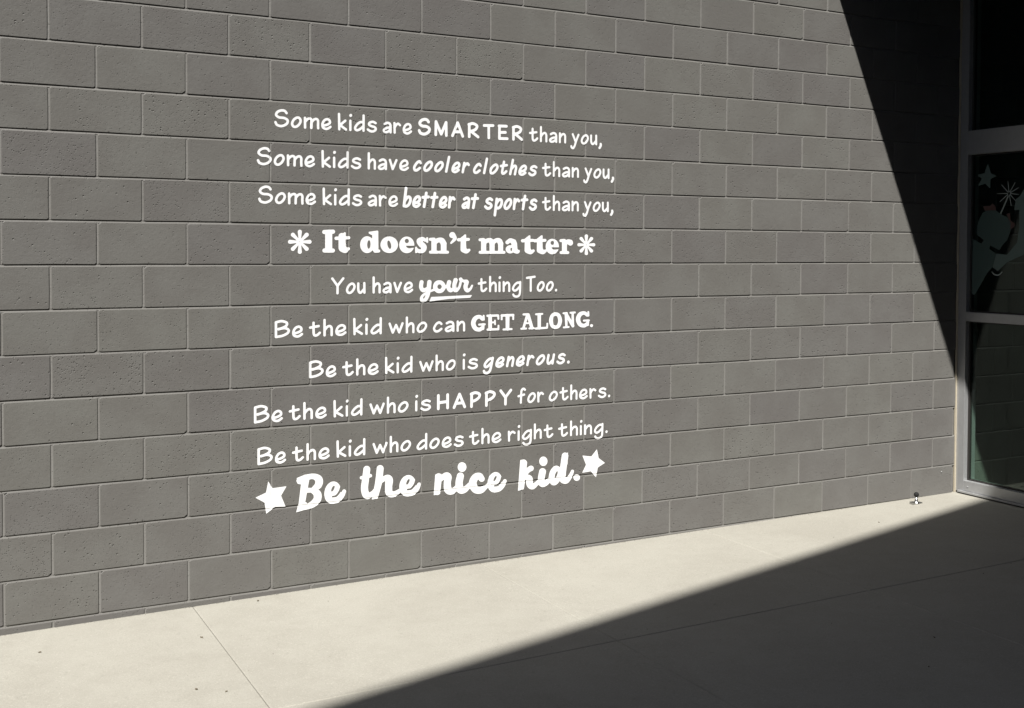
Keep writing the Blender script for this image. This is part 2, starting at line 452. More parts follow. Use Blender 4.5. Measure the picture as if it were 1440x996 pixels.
G_('T', l_((.10, 1.26), (.95, 1.36)), l_((.52, 1.30), (.52, .12)))
G_('B', l_((.12, 1.28), (.12, .13)), c_((.12, 1.28), (.55, 1.36), (.92, 1.22), (.88, .98), (.55, .80), (.30, .72)), c_((.30, .74), (.78, .80), (1.06, .64), (.98, .40), (.60, .20), (.12, .12)))
G_('f', c_((.74, 1.24), (.58, 1.34), (.40, 1.20), (.36, .90), (.34, .50), (.32, .12)), l_((.08, .70), (.66, .82)))
G_('b', l_((.14, 1.50), (.12, .14)), c_((.16, .54), (.40, .82), (.66, .80), (.74, .54), (.60, .24), (.36, .12), (.12, .16)))
G_('l', l_((.13, 1.35), (.13, .12)))
G_('p', l_((.14, .88), (.12, -.42)), c_((.16, .54), (.40, .82), (.66, .80), (.74, .54), (.60, .24), (.36, .14), (.14, .22)))
CAPS = {
 'S': g['S'], 'Y': g['Y'],
 'M': (l_((.13, .14), (.15, 1.24), (.64, .22), (1.10, 1.22), (1.12, .13)),),
 'A': (l_((.10, .14), (.60, 1.26), (1.08, .14)), l_((.30, .48), (.88, .50))),
 'R': (l_((.16, .14), (.16, 1.20)), c_((.12, 1.18), (.52, 1.28), (.90, 1.12), (.82, .84), (.50, .66), (.22, .60)), l_((.28, .64), (1.02, .16))),
 'T': (l_((.10, 1.18), (.98, 1.22)), l_((.55, 1.20), (.56, .14))),
 'E': (l_((.16, .14), (.17, 1.22)), l_((.12, 1.22), (.86, 1.24)), l_((.16, .66), (.76, .70)), l_((.16, .14), (.94, .16))),
 'H': (l_((.14, .13), (.14, 1.26)), l_((.98, 1.28), (.98, .15)), l_((.14, .64), (.98, .70))),
 'P': (l_((.14, .12), (.15, 1.22)), c_((.10, 1.20), (.50, 1.30), (.88, 1.14), (.82, .86), (.50, .64), (.18, .56))),
}
XH = .0630
def word(parent, text, q, style='n', sc=1.0):
    """q: baseline ends of the word as they lie on the wall, found from the photograph"""
    (xa, za), (xb, zb) = onwall(q[0], q[1]), onwall(q[2], q[3])
    r = {'n': R, 'c': .124, 'i': .114, 'g': .114, 'b': .116}[style]
    sh = {'n': 0, 'c': 0, 'i': .24, 'g': .20, 'b': .15}[style]
    lib = CAPS if style == 'c' else (dict(g, t=(l_((.36, 1.18), (.28, .12)), l_((.04, .84), (.64, .88)))) if style == 'b' else g)
    cur = 0; strokes = []; gap = .14 if style != 'c' else .34
    if style == 'b': gap = .10
    for ch in text:
        sts = [];
        for kind, pts in lib[ch]:
            pts = [(x+sh*y, y) for x, y in pts]
            p = cr(pts) if kind == 'c' else (closed(pts) if kind == 'o' else [np.array(t, float) for t in pts])
            sts.append(p)
        rr = r*(1.18 if ch in '.,' else 1)
        mn = min(p[0] for s in sts for p in s)-rr; mx = max(p[0] for s in sts for p in s)+rr
        for k, s in enumerate(sts):
            q_r = rr*(1.15 if ch == 'i' and k == 1 else 1)
            strokes.append([(p[0]-mn+cur, p[1], q_r) for p in s])
        cur += mx-mn+gap
    tot = cur-gap; Wd = xb-xa; kx = Wd/tot; hh = XH*sc
    ops = []
    for s in strokes:
        path = []
        for x, y, rr in s:
            X = r*XH*sc+(x-r)*(Wd-2*r*XH*sc)/(tot-2*r)
            path.append((xa+X, za+(zb-za)*X/Wd+y*hh, rr*hh))
        ops.append((1, ('p', path)))
    o = sheet('word', ops, parent); o['label'] = 'the painted word "%s"' % text.strip()
    return o
GRP = 'white lines of lettering painted on the block wall'
def line(label): return thing('lettering_line', label, 'lettering', group=GRP)

t = line('top lettering line "Some kids are SMARTER than you," in white on the grey blocks')
for w, q, s in (('Some', (385.6, 179.2, 466.3, 183.8), 'n'), ('kids', (475, 184.0, 530, 187.2), 'n'), ('are', (538, 187.7, 579.4, 190.1), 'n'),
                ('SMARTER', (587.5, 190.4, 735.6, 199.2), 'c'), ('than', (743.75, 199.6, 796, 202.4), 'n'), ('you,', (801.9, 202.9, 846.3, 205.4), 'n')): word(t, w, q, s)
t = line('lettering line "Some kids have cooler clothes than you," with slanted bold words')
for w, q, s in (('Some', (361, 232.8, 443, 236.1), 'n'), ('kids', (451.9, 236.4, 508, 238.6), 'n'), ('have', (516.9, 239, 575, 241.2), 'n'),
                ('cooler', (580.6, 241.5, 660.6, 244.6), 'i'), ('clothes', (665, 244.8, 755.6, 248.4), 'i'), ('than', (762, 248.8, 814, 250.8), 'n'), ('you,', (820, 251.1, 863.5, 252.8), 'n')): word(t, w, q, s)
t = line('lettering line "Some kids are better at sports than you," third from the top')
for w, q, s in (('Some', (362.9, 287, 444.4, 289), 'n'), ('kids', (453.5, 289.2, 509.4, 290.5), 'n'), ('are', (516.9, 290.7, 559.75, 291.7), 'n'),
                ('better', (566, 292.3, 640.6, 293.9), 'b'), ('at', (648.75, 294, 673.5, 294.8), 'b'), ('sports', (680.6, 295, 755.6, 296.6), 'b'),
                ('than', (762, 296.9, 813.75, 298), 'n'), ('you,', (819, 298.2, 862.5, 299.2), 'n')): word(t, w, q, s, 1.08 if s == 'b' else 1)

# the heavy slab line, drawn stroke by stroke
def P_(*pts):
    r = pts[0][2] if len(pts[0]) > 2 else 3; out = []
    for p in pts:
        if len(p) > 2: r = p[2]
        out.append((p[0], p[1], r))
    return out
def st(*pts): return (1, ('p', P_(*pts)))
def cu(*pts): return (1, ('p', [tuple(p) for p in cr(P_(*pts), 6)]))
def el(*e): return (1, ('e', e if len(e) == 5 else e+(0,)))
def he(*e): return (-1, ('e', e if len(e) == 5 else e+(0,)))
def pg(*p): return (1, ('g', list(p)))
def hg(*p): return (-1, ('g', list(p)))
def hc(*pts): return (-1, ('p', [tuple(p) for p in cr(P_(*pts), 6)]))
def wd(parent, text, ops, name='word', label=None):
    o = sheet(name, ops, parent, True); o['label'] = label or 'the painted word "%s"' % text; return o
def tx(ops, f):
    out = []
    for sg, (k, d) in ops:
        if k == 'p': d = [f(x, y)+(r*f.k,) for x, y, r in d]
        elif k == 'g': d = [f(x, y) for x, y in d]
        else: d = f(d[0], d[1])+(d[2]*f.k, d[3]*f.k, d[4])
        out.append((sg, (k, d)))
    return out
class Z:                                   # from an enlarged view back to photograph units
    def __init__(s, x, y, k): s.x, s.y, s.k = x, y, 1/k
    def __call__(s, a, b): return (s.x+a*s.k, s.y+b*s.k)
def fat(ops, k): return [(sg, (a, [(x, y, r*k) for x, y, r in d])) if a == 'p' and sg > 0 else (sg, (a, d)) for sg, (a, d) in ops]
def aster(cx, cy, rx, ry, r0, r1):
    ops = []
    for k in range(8):
        a = k*math.pi/4; L = 1.0
        ops.append(st((cx+math.cos(a)*rx*.12, cy+math.sin(a)*ry*.12, r0), (cx+math.cos(a)*(rx-r1)*L, cy+math.sin(a)*(ry-r1)*L, r1)))
    return ops
t = line('heavy slab lettering line "It doesn\'t matter" between two eight-armed asterisks')
wd(t, '', aster(421.5, 340.25, 16.6, 17, 1.5, 2.9), 'asterisk', 'larger left asterisk')
wd(t, '', aster(824.4, 344.4, 12.6, 14.6, 1.1, 2.4), 'asterisk', 'smaller right asterisk')
wd(t, 'It', tx([st((897, 625, 40), (897, 805, 40)), st((848, 612, 24), (945, 608, 24)), st((850, 820, 24), (943, 820, 24)),
    st((1046, 660, 38), (1050, 790, 42)), pg((966, 694), (1078, 612), (1090, 620), (1088, 694)), st((982, 683, 20), (1122, 676, 18)), cu((1055, 795, 44), (1085, 818, 30), (1118, 800, 18))], Z(350, 250, 8)))
def slab_e(cx, cy, rx, ry):
    return [el(cx, cy, rx, ry), he(cx+.1, cy-ry*.47, rx*.27, ry*.26), hg((cx-rx*.12, cy+ry*.10), (cx+rx*1.2, cy+ry*.10), (cx+rx*1.2, cy+ry*.30), (cx+rx*.3, cy+ry*.42), (cx-rx*.02, cy+ry*.30))]
def slab_t(x, top, base, k=1.0):
    return [st((x, top+9, 4.1*k), (x+.2, base-6, 4.6*k)), pg((x-9.6*k, top+9), (x+2.6*k, top), (x+4.4*k, top+.5), (x+4.6*k, top+10)), st((x-7.4*k, top+7.8, 2.3), (x+8*k, top+7.2, 2.1)), cu((x+1, base-5.5, 4.6*k), (x+5*k, base-3.2, 3.2*k), (x+9*k, base-5.2, 1.9))]
def slab_n(x, top, base, w):
    r = 3.7*w
    return [st((x, top+5, r), (x, base-4.2, r)), st((x-5.2*w, top+2.4, 2.1), (x, top+2.0, 2.1)), st((x-5*w, base-2.2, 2.1), (x+5*w, base-2.2, 2.1))]
ops = [el(516.2, 344.3, 9.9, 11.9), he(518.6, 344, 2.3, 6, .05), st((527.6, 330, 4.3), (527.7, 350, 4.4)), pg((518.4, 328.6), (518.4, 326.2), (530.8, 324.4), (531.9, 325.4), (531.9, 332), (525, 332)), st((527.5, 353.2, 2.5), (532.4, 353.2, 2.2)),
       el(547.25, 344.4, 12.3, 11.7), he(547.3, 344.4, 2.5, 6.0, -.22)]+slab_e(571.9, 344.6, 10.6, 11.7)
ops += [cu((598.6, 338.2, 2.2), (594, 336.2, 2.8), (589.4, 338.8, 3.6), (592, 343.4, 4.2), (596, 347.6, 4.0), (594.4, 352.4, 3.4), (589, 353.4, 2.7), (585.8, 351, 2.2)), st((600.6, 335.2, 1.5), (600.7, 340.5, 1.4)), st((585, 348.6, 1.5), (585, 355, 1.3))]
ops += slab_n(610.2, 334.4, 357, 1.0)+slab_n(623.8, 340, 357, 1.08)[0::2]+[cu((611, 341, 3.4), (616, 338, 3.2), (621, 338.6, 4), (623.8, 343, 4.2))]
ops += [st((636.0, 330.8, 4.3)), cu((637.6, 331.5, 3.2), (639.4, 336, 2.6), (634.2, 342, 1.3))]+slab_t(651.4, 329.6, 357, .9)
wd(t, "doesn't", ops)
ops = slab_n(680, 335, 357.2, .98)+slab_n(692, 340, 357.2, .95)[0::2]+slab_n(703.9, 340, 357.2, .95)[0::2]
ops += [cu((681, 341, 3), (686, 338.2, 3), (690, 339, 3.7), (692, 343, 3.8)), cu((693, 341, 3), (698, 338.2, 3), (702, 339, 3.7), (703.9, 343, 3.8))]
ops += [st((723, 343, 4.0), (723.4, 351, 4.2)), cu((713.4, 341, 2.8), (717.5, 338, 2.7), (722, 340.5, 4)), el(717.4, 350.8, 6.4, 5.8), he(719, 351, 1.4, 2.3), cu((723.5, 352, 3.8), (727, 354, 3), (729.2, 353.4, 1.8))]
ops += slab_t(741.6, 331, 358, .93)+slab_t(758.8, 331, 358, .93)+slab_e(776.5, 346.9, 9.3, 10.9)
ops += slab_n(793.6, 336.2, 357.6, .95)+[cu((795, 342.5, 3), (798.5, 339.6, 2.8), (801.9, 340.8, 3.6)), st((801.9, 341.8, 3.8))]
wd(t, 'matter', ops)

t = line('lettering line "You have your thing Too." with underlined script in the middle')
for w, q in (('You', (465.6, 414.9, 514, 413.7)), ('have', (523.75, 413.5, 581, 412.6)), ('thing', (671.6, 411.7, 732.8, 411.1)), ('Too.', (739.4, 411, 783.4, 410.6))): word(t, w, q)
A = Z(460, 375, 8); B = Z(630, 375, 6.857)
ops = tx([cu((1062, 175, 22), (1056, 230, 22), (1082, 268, 22), (1130, 245, 16)), cu((1150, 175, 24), (1142, 250, 24), (1130, 320, 22), (1105, 372, 20), (1070, 380, 22), (1062, 350, 16), (1085, 318, 14), (1140, 285, 12), (1200, 262, 13)),
          (1, ('p', [tuple(p) for p in closed([(1312, 222, 22), (1290, 268, 22), (1245, 274, 23), (1215, 235, 24), (1232, 188, 24), (1280, 180, 22)])])), cu((1290, 250, 12), (1330, 235, 11), (1365, 190, 12)),
          cu((1372, 175, 23), (1362, 230, 23), (1388, 268, 22), (1435, 240, 15))], A)
ops += tx([cu((72, 130, 20), (60, 185, 20), (72, 230, 19), (105, 205, 12), (122, 150, 12)), st((122, 124, 18)), cu((122, 130, 12), (150, 140, 14), (178, 142, 16)), cu((180, 150, 20), (168, 200, 20), (186, 232, 18), (215, 215, 12), (232, 184, 9))], B)
wd(t, 'your', fat(ops, 1.02))
wd(t, '', [pg((606.3, 417.8), (663.9, 415), (661.2, 418.9), (630, 420.6), (603.6, 424.2))], 'underline', 'brushed underline below the script word')

t = line('lettering line "Be the kid who can GET ALONG." ending in slab capitals')
for w, q in (('Be', (386.25, 476.2, 426.25, 475)), ('the', (434.4, 474.6, 487.25, 472.6)), ('kid', (496.5, 472.1, 536.9, 470.6)), ('who', (546.25, 470.4, 600.6, 468.4)), ('can', (608.75, 468.3, 654, 466.7))): word(t, w, q)
ops = [cu((332, 505, 16), (303, 484, 16), (262, 500, 19), (243, 547, 20), (262, 595, 19), (302, 608, 17), (334, 588, 15)), st((337, 560, 13), (337, 600, 11)), st((300, 560, 9), (353, 557, 9)), st((343, 474, 8), (345, 512, 8)),
       st((405, 478, 16), (405, 603, 16)), st((380, 475, 10), (482, 472, 10)), st((484, 474, 8), (485, 505, 8)), st((405, 540, 8), (450, 538, 8)), st((452, 520, 7), (453, 558, 7)), st((382, 608, 10), (484, 604, 10)), st((485, 602, 8), (486, 570, 8)),
       st((518, 472, 11), (627, 468, 11)), st((517, 474, 8), (517, 510, 8)), st((628, 472, 8), (628, 508, 8)), st((573, 475, 17), (573, 600, 16)), st((535, 607, 9), (612, 603, 9))]
wd(t, 'GET', fat(tx(ops, B), 1.10))
ops = [st((726, 595, 11), (764, 468, 12)), st((772, 466, 15), (808, 592, 15)), st((740, 548, 8), (795, 545, 8)), st((706, 600, 9), (752, 598, 9)), st((784, 597, 9), (826, 594, 9)), st((728, 462, 10), (772, 460, 10)),
       st((879, 465, 16), (879, 592, 15)), st((848, 461, 9), (908, 457, 9)), st((846, 598, 10), (952, 590, 10)), st((955, 588, 8), (957, 550, 8)),
       (1, ('p', [tuple(p) for p in closed([(1080, 522, 18), (1066, 570, 17), (1036, 585, 16), (1006, 572, 17), (992, 522, 18), (1006, 474, 17), (1036, 458, 16), (1066, 472, 17)])])),
       st((1137, 455, 13), (1141, 582, 10)), st((1137, 455, 14), (1203, 572, 14)), st((1203, 575, 12), (1201, 452, 10)), st((1113, 451, 9), (1145, 449, 9)), st((1116, 587, 9), (1162, 583, 9)), st((1180, 446, 9), (1222, 443, 9)),
       cu((1342, 468, 15), (1313, 448, 16), (1272, 462, 19), (1253, 509, 20), (1272, 557, 19), (1312, 570, 17), (1342, 550, 15)), st((1347, 523, 13), (1347, 564, 10)), st((1310, 522, 9), (1357, 519, 9)), st((1352, 437, 8), (1354, 474, 8)), st((1383, 570, 14))]
wd(t, 'ALONG.', fat(tx(ops, B), 1.05))

t = line('short lettering line "Be the kid who is generous." below the slab capitals')
for w, q, s in (('Be', (434.4, 532.7, 473, 530.5), 'n'), ('the', (481, 530, 532.5, 527.2), 'n'), ('kid', (541.25, 526.6, 580, 524.5), 'n'), ('who', (589.4, 524, 641, 521.2), 'n'),
                ('is', (650.6, 520.5, 672, 519.3), 'n'), ('generous.', (678.75, 518.8, 801, 511.6), 'g')): word(t, w, q, s)
t = line('lettering line "Be the kid who is HAPPY for others." with one word in capitals')
for w, q, s in (('Be', (357, 596.3, 397.75, 593.4), 'n'), ('the', (405.9, 592.5, 459.4, 588.5), 'n'), ('kid', (468.75, 587.8, 509.75, 584.7), 'n'), ('who', (519.4, 584.2, 574.4, 580.2), 'n'),
                ('is', (583.75, 579.2, 606, 577.6), 'n'), ('HAPPY', (614.4, 577.3, 720, 569.6), 'c'), ('for', (727.5, 568.6, 764.75, 566), 'n'), ('others.', (771.5, 565.4, 858, 559.2), 'n')): word(t, w, q, s)
t = line('lettering line "Be the kid who does the right thing." just above the big script')
for w, q, s in (('Be', (361.9, 655, 402.25, 651.8), 'n'), ('the', (410.4, 650.6, 463.75, 645.6), 'n'), ('kid', (473, 644.4, 513.75, 640.6), 'n'), ('who', (523.75, 639.8, 578, 634.7), 'n'),
                ('does', (585.6, 634, 652, 628), 'n'), ('the', (659.4, 627, 705, 622.8), 'n'), ('right', (714, 621.8, 778, 616), 'n'), ('thing.', (784.75, 615.4, 854.4, 609.4), 'n')): word(t, w, q, s)

t = line('large bold script line "Be the nice kid." at the bottom between two solid stars')
K = Z(350, 620, 5.538); L = Z(600, 610, 5.538)
wd(t, '', tx([pg((150, 315), (183, 369), (293, 354), (250, 428), (285, 512), (203, 514), (135, 569), (122, 482), (50, 443), (133, 403))], K), 'star', 'larger left star')
wd(t, '', tx([pg((1325, 120), (1339, 190), (1388, 227), (1332, 264), (1318, 340), (1278, 293), (1210, 305), (1240, 242), (1212, 170), (1282, 177))], L), 'star', 'smaller right star')
def scr_e(cx, cy, rx, ry, tilt=.3, k=1.0):
    return [el(cx, cy, rx, ry, tilt*.6), he(cx+2, cy-ry*.36, rx*.15, ry*.29, tilt+.15),
            hc((cx-rx*.02, cy+ry*.36, 6), (cx+rx*.45, cy+ry*.27, 7.5), (cx+rx*.86, cy-ry*.12, 8.5), (cx+rx*1.02, cy-ry*.42, 10)),
            cu((cx+rx*.0, cy+ry*.72, 24*k), (cx+rx*.62, cy+ry*.62, 22*k), (cx+rx*1.12, cy+ry*.28, 18*k), (cx+rx*1.40, cy-ry*.12, 15*k))]
ops = [st((440, 300, 30), (410, 500, 24)), cu((388, 312, 18), (430, 290, 22), (500, 277, 22), (543, 300, 30), (540, 345, 28), (500, 380, 18)), pg((372, 290), (440, 262), (440, 345), (378, 335)),
       cu((490, 388, 16), (530, 410, 30), (532, 455, 30), (495, 495, 26), (440, 518, 20)), pg((392, 470), (450, 480), (455, 532), (367, 558)), cu((440, 385, 20), (490, 385, 18)), he(484, 334, 13, 22, .35), he(463, 436, 12, 28, .35)]
ops += scr_e(652, 404, 64, 88)
wd(t, 'Be', tx(ops, K))
ops = [cu((918, 222, 27), (908, 300, 27), (900, 375, 28), (918, 428, 27), (962, 410, 18), (1000, 360, 14)), st((876, 288, 13), (946, 272, 13)), cu((1022, 216, 27), (1010, 320, 27), (985, 430, 22)), pg((962, 400), (1010, 400), (1005, 448), (958, 458)),
       cu((1018, 330, 10), (1060, 292, 20), (1090, 300, 30), (1088, 355, 28), (1092, 405, 28), (1130, 415, 22), (1180, 385, 14))]
ops += scr_e(1236, 350, 64, 84)
wd(t, 'the', tx(ops, K))
ops = [st((92, 335, 25), (82, 455, 22)), pg((66, 318), (115, 312), (104, 470), (54, 480)), cu((105, 365, 10), (140, 330, 22), (166, 335, 26), (160, 385, 26), (168, 440, 28), (205, 445, 22), (245, 405, 14)),
       el(275, 260, 34, 38), cu((262, 330, 26), (252, 385, 27), (262, 436, 28), (300, 432, 22), (340, 388, 14)),
       cu((428, 352, 22), (410, 330, 24), (378, 340, 26), (358, 385, 28), (378, 432, 28), (420, 440, 24), (460, 415, 15), (490, 385, 12))]
ops += scr_e(530, 378, 56, 80, .3, .9)
wd(t, 'nice', fat(tx(ops, L), 1.06))
ops = [st((755, 228, 25), (736, 410, 22)), pg((728, 205), (760, 200), (756, 432), (710, 446)), cu((750, 340, 10), (790, 285, 18), (812, 270, 20)), cu((765, 335, 18), (798, 350, 24), (802, 395, 24), (825, 412, 20), (865, 380, 14)),
       el(908, 215, 32, 37), cu((902, 295, 25), (892, 350, 25), (900, 388, 26), (935, 378, 19), (965, 345, 12)),
       el(1000, 326, 48, 78, .22), he(1008, 318, 8, 28, .35), cu((1077, 172, 24), (1064, 260, 24), (1055, 345, 26), (1085, 368, 20), (1118, 330, 15), (1135, 292, 11)), pg((1050, 175), (1100, 145), (1096, 240), (1048, 240)), st((1168, 342, 24))]
wd(t, 'kid.', fat(tx(ops, L), 1.06))

# ------------------------------------------------------------------ storefront at the corner
XF = 5.92; DEP = .115; ZC = 4.2; YB = -5.6
sf = thing('storefront', 'aluminium framed glass storefront meeting the block wall at the corner', 'storefront')
box('jamb', (XF, -.068, .02), (XF+DEP, -.001, ZC), M_ALU, sf, .0015)
box('wall_filler', (XF+.012, .0, -.02), (XF+DEP, .19, 18*CH), M_DARK, sf)
box('sealant', (XEND+.001, -.006, gz(5.9)), (XF-.0005, .010, ZC), M_SEAL, sf, .002)
cols = [-.068, -1.66, -1.72, -3.30, -3.36, -4.95, -5.01, YB]
for a in (1, 3, 5): box('mullion', (XF, cols[a+1], .02), (XF+DEP, cols[a], ZC), M_ALU, sf, .0015)
rails = [(.030, .100), (1.218, 1.281), (2.375, 2.540)]
for a in (0, 2, 4, 6):
    y1, y0 = cols[a]-.0006, cols[a+1]+.0006
    for nm, (z0, z1) in zip(('sill', 'mid_rail', 'door_header_rail'), rails):
        box(nm, (XF+.001, y0, z0), (XF+DEP-.001, y1, z1), M_ALU, sf, .0015)
    for z0, z1 in ((.100, 1.218), (1.281, 2.375), (2.540, ZC-.01)):
        box('glass_pane', (XF+.046, y0+.006, z0+.006), (XF+.054, y1-.006, z1-.006), M_GLASS, sf)
        for q, (aa, bb) in enumerate((((y0, z0), (y0+.011, z1)), ((y1-.011, z0), (y1, z1)), ((y0+.011, z0), (y1-.011, z0+.010)), ((y0+.011, z1-.010), (y1-.011, z1)))):
            box('gasket', (XF+.036, aa[0]+.0003, aa[1]+.0003), (XF+.064, bb[0]-.0003, bb[1]-.0003), M_GASK, sf)
box('sill_flashing', (XF-.018, YB, .016), (XF+.05, -.03, .0285), M_ALU, sf, .001)
box('gap_shade_strip', (XF+.008, YB, -.02), (XF+.10, -.002, .0155), M_GASK, sf)  # solid black strip standing in for the shaded gap under the sill
for yy, zz in ((-.105, .062), ):
    o = lathe('screw', [(.0001, 0), (.005, 0), (.0045, .002), (.0001, .003)], M_ALU, sf, n=12); o.rotation_euler = (0, -math.pi/2, 0); o.location = (XF, yy, zz)

# stickers on the inner side of the glass
def sticker(name, label, polys, z, mat, h=.0025, parent=None):
    ops = []
    for p in polys:
        if p[0] == 'g': ops.append((1, ('g', [onx(*z(x, y), XF+.045) for x, y in p[1]])))
        elif p[0] == '-g': ops.append((-1, ('g', [onx(*z(x, y), XF+.045) for x, y in p[1]])))
        else:
            k = .0048*z.k
            ops.append((1, ('p', [onx(*z(x, y), XF+.045)+(r*k,) for x, y, r in p[1]])))
    V, Fc = contour(ops, h)
    me = meshof(name, [(XF+.045-off[0], y, zz) for y, zz in V], [tuple(reversed(f)) for f in Fc])
    o = link(name, me, mat, parent)
    if parent is None: tag(o, label, 'window sticker', 'stickers on the storefront glass')
    return o
off = [0.0]
D1 = Z(1340, 160, 7.11); D2 = Z(1340, 260, 4.98)
sticker('star_sticker', 'pale five-pointed star sticker high on the dark glass', [('g', [(350, 497), (380, 595), (438, 622), (378, 655), (372, 748), (325, 700), (250, 725), (290, 650), (240, 612), (315, 595)])], D1, M_FROST)
sp = [('p', [(562+(x-562)*.14, 797+(y-797)*.14, 5), (x, y, 3.5)]) for x, y in ((550, 675), (622, 690), (657, 740), (445, 800), (657, 808), (470, 880), (488, 712), (583, 920), (637, 882))]
sticker('sparkler_sticker', 'thin rayed sparkler sticker on a stick beside the star', sp+[('p', [(552, 825, 8), (482, 990, 8), (468, 1030, 8)])], D1, M_LINE)
fig = thing('figure_sticker', 'dim frosted figure silhouette sticker with spiky hair low in the upper glass', 'window sticker', group='stickers on the storefront glass')
off[0] = .0004
sticker('body', '', [('g', [(168, 350), (170, 300), (185, 240), (210, 195), (240, 178), (300, 180), (345, 210), (380, 225), (410, 275), (405, 320), (380, 390), (350, 420), (325, 458), (290, 440), (262, 425), (255, 450), (300, 480), (275, 580), (240, 620), (155, 770), (105, 765), (108, 385), (130, 375), (200, 412), (217, 388)])], D2, M_FROST2, parent=fig)
off[0] = .0008
sticker('hair_bow', '', [('g', [(213, 150), (222, 182), (275, 178), (305, 180), (297, 150), (277, 130), (262, 148)])], D2, M_PINK, parent=fig)
sticker('hair_bow', '', [('g', [(375, 205), (400, 198), (405, 250), (437, 275), (425, 300), (404, 312), (405, 270)])], D2, M_PINK, parent=fig)
off[0] = .0012
arm = tag(sticker('raised_arm_sticker', '', [('g', [(303, 482), (380, 490), (450, 405), (466, 300), (466, 175), (430, 178), (442, 100), (470, 80), (498, 30), (540, 60), (540, 470), (498, 490), (430, 520), (380, 545), (315, 605), (278, 578)])], D2, M_FROST, parent=fig), None)
arm.name = 'raised_arm'
off[0] = .0016
o = sticker('smile', '', [('p', [(275, 612, 4), (290, 628, 5), (310, 634, 5), (330, 628, 5), (345, 612, 4)])], D2, M_LINE, parent=fig)

# ------------------------------------------------------------------ the room behind the glass
X1 = 12.5
room = thing('interior_room', 'dim room seen through the storefront glass', 'room')
for nm, a, b in (('back_wall', (X1, -5.9, -.02), (X1+.15, .2, ZC-.02)), ('side_wall', (XF+DEP, -5.95, -.02), (X1, -5.75, ZC-.02)), ('ceiling', (XF+DEP+.002, -5.74, 4.0), (X1-.002, -.002, 4.15))):
    box(nm, a, b, M_ROOM, room)
tag(box('interior_floor', (XF+DEP-.01, -5.74, -.12), (X1-.002, -.001, gz(6)-.001), M_INFLOOR), 'pale polished concrete floor inside behind the storefront', kind='structure')
iw = thing('interior_block_wall', 'continuation of the grey block wall inside the room behind the glass', 'wall')
nb2 = 0; extra_v = []; extra_f = []; mv = []; mf = []
for row in range(0, 20):
    z0 = row*CH; ph = 0.0 if (row % 2 == 1) else .5
    for i in range(13, 32):
        xa = (i+ph)*BL; xb = xa+BL
        if xb < XF+DEP+.04: continue
        if xa < XF+DEP+.002: xa = XF+DEP-JW/2+.004
        if xb > X1: continue
        w = xb-xa-JW
        if w < .03: continue
        if row > 0: head(xa, z0+.0055, z0+CH-.0055)
        else: head(xa, z0+.0055, z0+CH-.0055)
        if xa < 7.6 and row < 18:
            me = var[rng.randrange(12)] if abs(w-(BL-JW)) < .001 else block_mesh(900+row*3, w, CH-JW)
            link('block', me, M_BLOCK, iw, ((xa+xb)/2, rng.uniform(-.0006, .0006), z0+CH/2))
        else: stuff_block((xa+xb)/2, z0+CH/2, w, CH-JW)
for row in range(0, 20): bed(XF+DEP+.004, X1-.01, row*CH)
o = link('block_courses', meshof('block_courses', extra_v, extra_f), M_BLOCK, iw); o['kind'] = 'stuff'
link('mortar', meshof('mortar', mv, mf, True), M_MORTAR, iw)
box('wall_core', (XF+DEP+.002, .012, -.1), (X1-.001, .19, ZC-.03), M_MORTAR, iw)

ft = thing('floor_rack', 'low dark metal rack with a shiny top edge on the floor behind the glass', 'rack', (6.56, -.30, gz(6)))
box('top_plate', (-.06, -.16, .044), (.06, .16, .052), M_CHROME, ft, .002)
for sx in (-.045, .045):
    for sy in (-.12, .12):
        o = link('leg', box_me('leg', (sx-.006, sy-.006, .008), (sx+.006, sy+.006, .044), .001), M_RUBBER, ft)
        lathe('foot', [(.010, 0), (.010, .005), (.006, .008)], M_CHROME, o, (sx, sy, 0), 12)
hb = thing('hanging_panel', 'dull olive box hanging near the ceiling behind the upper glass', 'panel')
ya, za_ = onx(1429, 19, 7.2)
box('box_body', (7.2, ya-.30, za_), (7.32, ya, za_+.18), plain('olive_paint', (.10, .10, .05), .7), hb, .004)
box('hanger', (7.25, ya-.16, za_+.18), (7.27, ya-.14, 4.0), M_ROOM, hb)

# ------------------------------------------------------------------ door stop on the paving
dx, dy = gpt(1288.5, 708.5)
DSK = 1.35
ds = thing('door_stop', 'small chrome floor door stop with black rubber ball by the wall corner', 'door stop', (dx, dy, gz(dx)))
lathe('base_plate', [(.015, 0), (.016, .002), (.014, .006), (.010, .010), (.0075, .016), (.006, .036)], M_CHROME, ds)
bt = box('foot', (-.036, -.011, 0), (-.013, .011, .012), M_CHROME, ds, .002)
shadow_foot = box('foot', (.013, -.011, 0), (.032, .011, .006), M_CHROME, ds, .002)  # right foot is the stop's cast shadow modelled as a solid piece
prof_b = [(.0125*math.sin(a)+.0001, .046-.0125*math.cos(a)) for a in [k*math.pi/10 for k in range(11)]]
lathe('rubber_bumper', prof_b, M_RUBBER, ds)
ds.scale = (DSK, DSK, DSK)

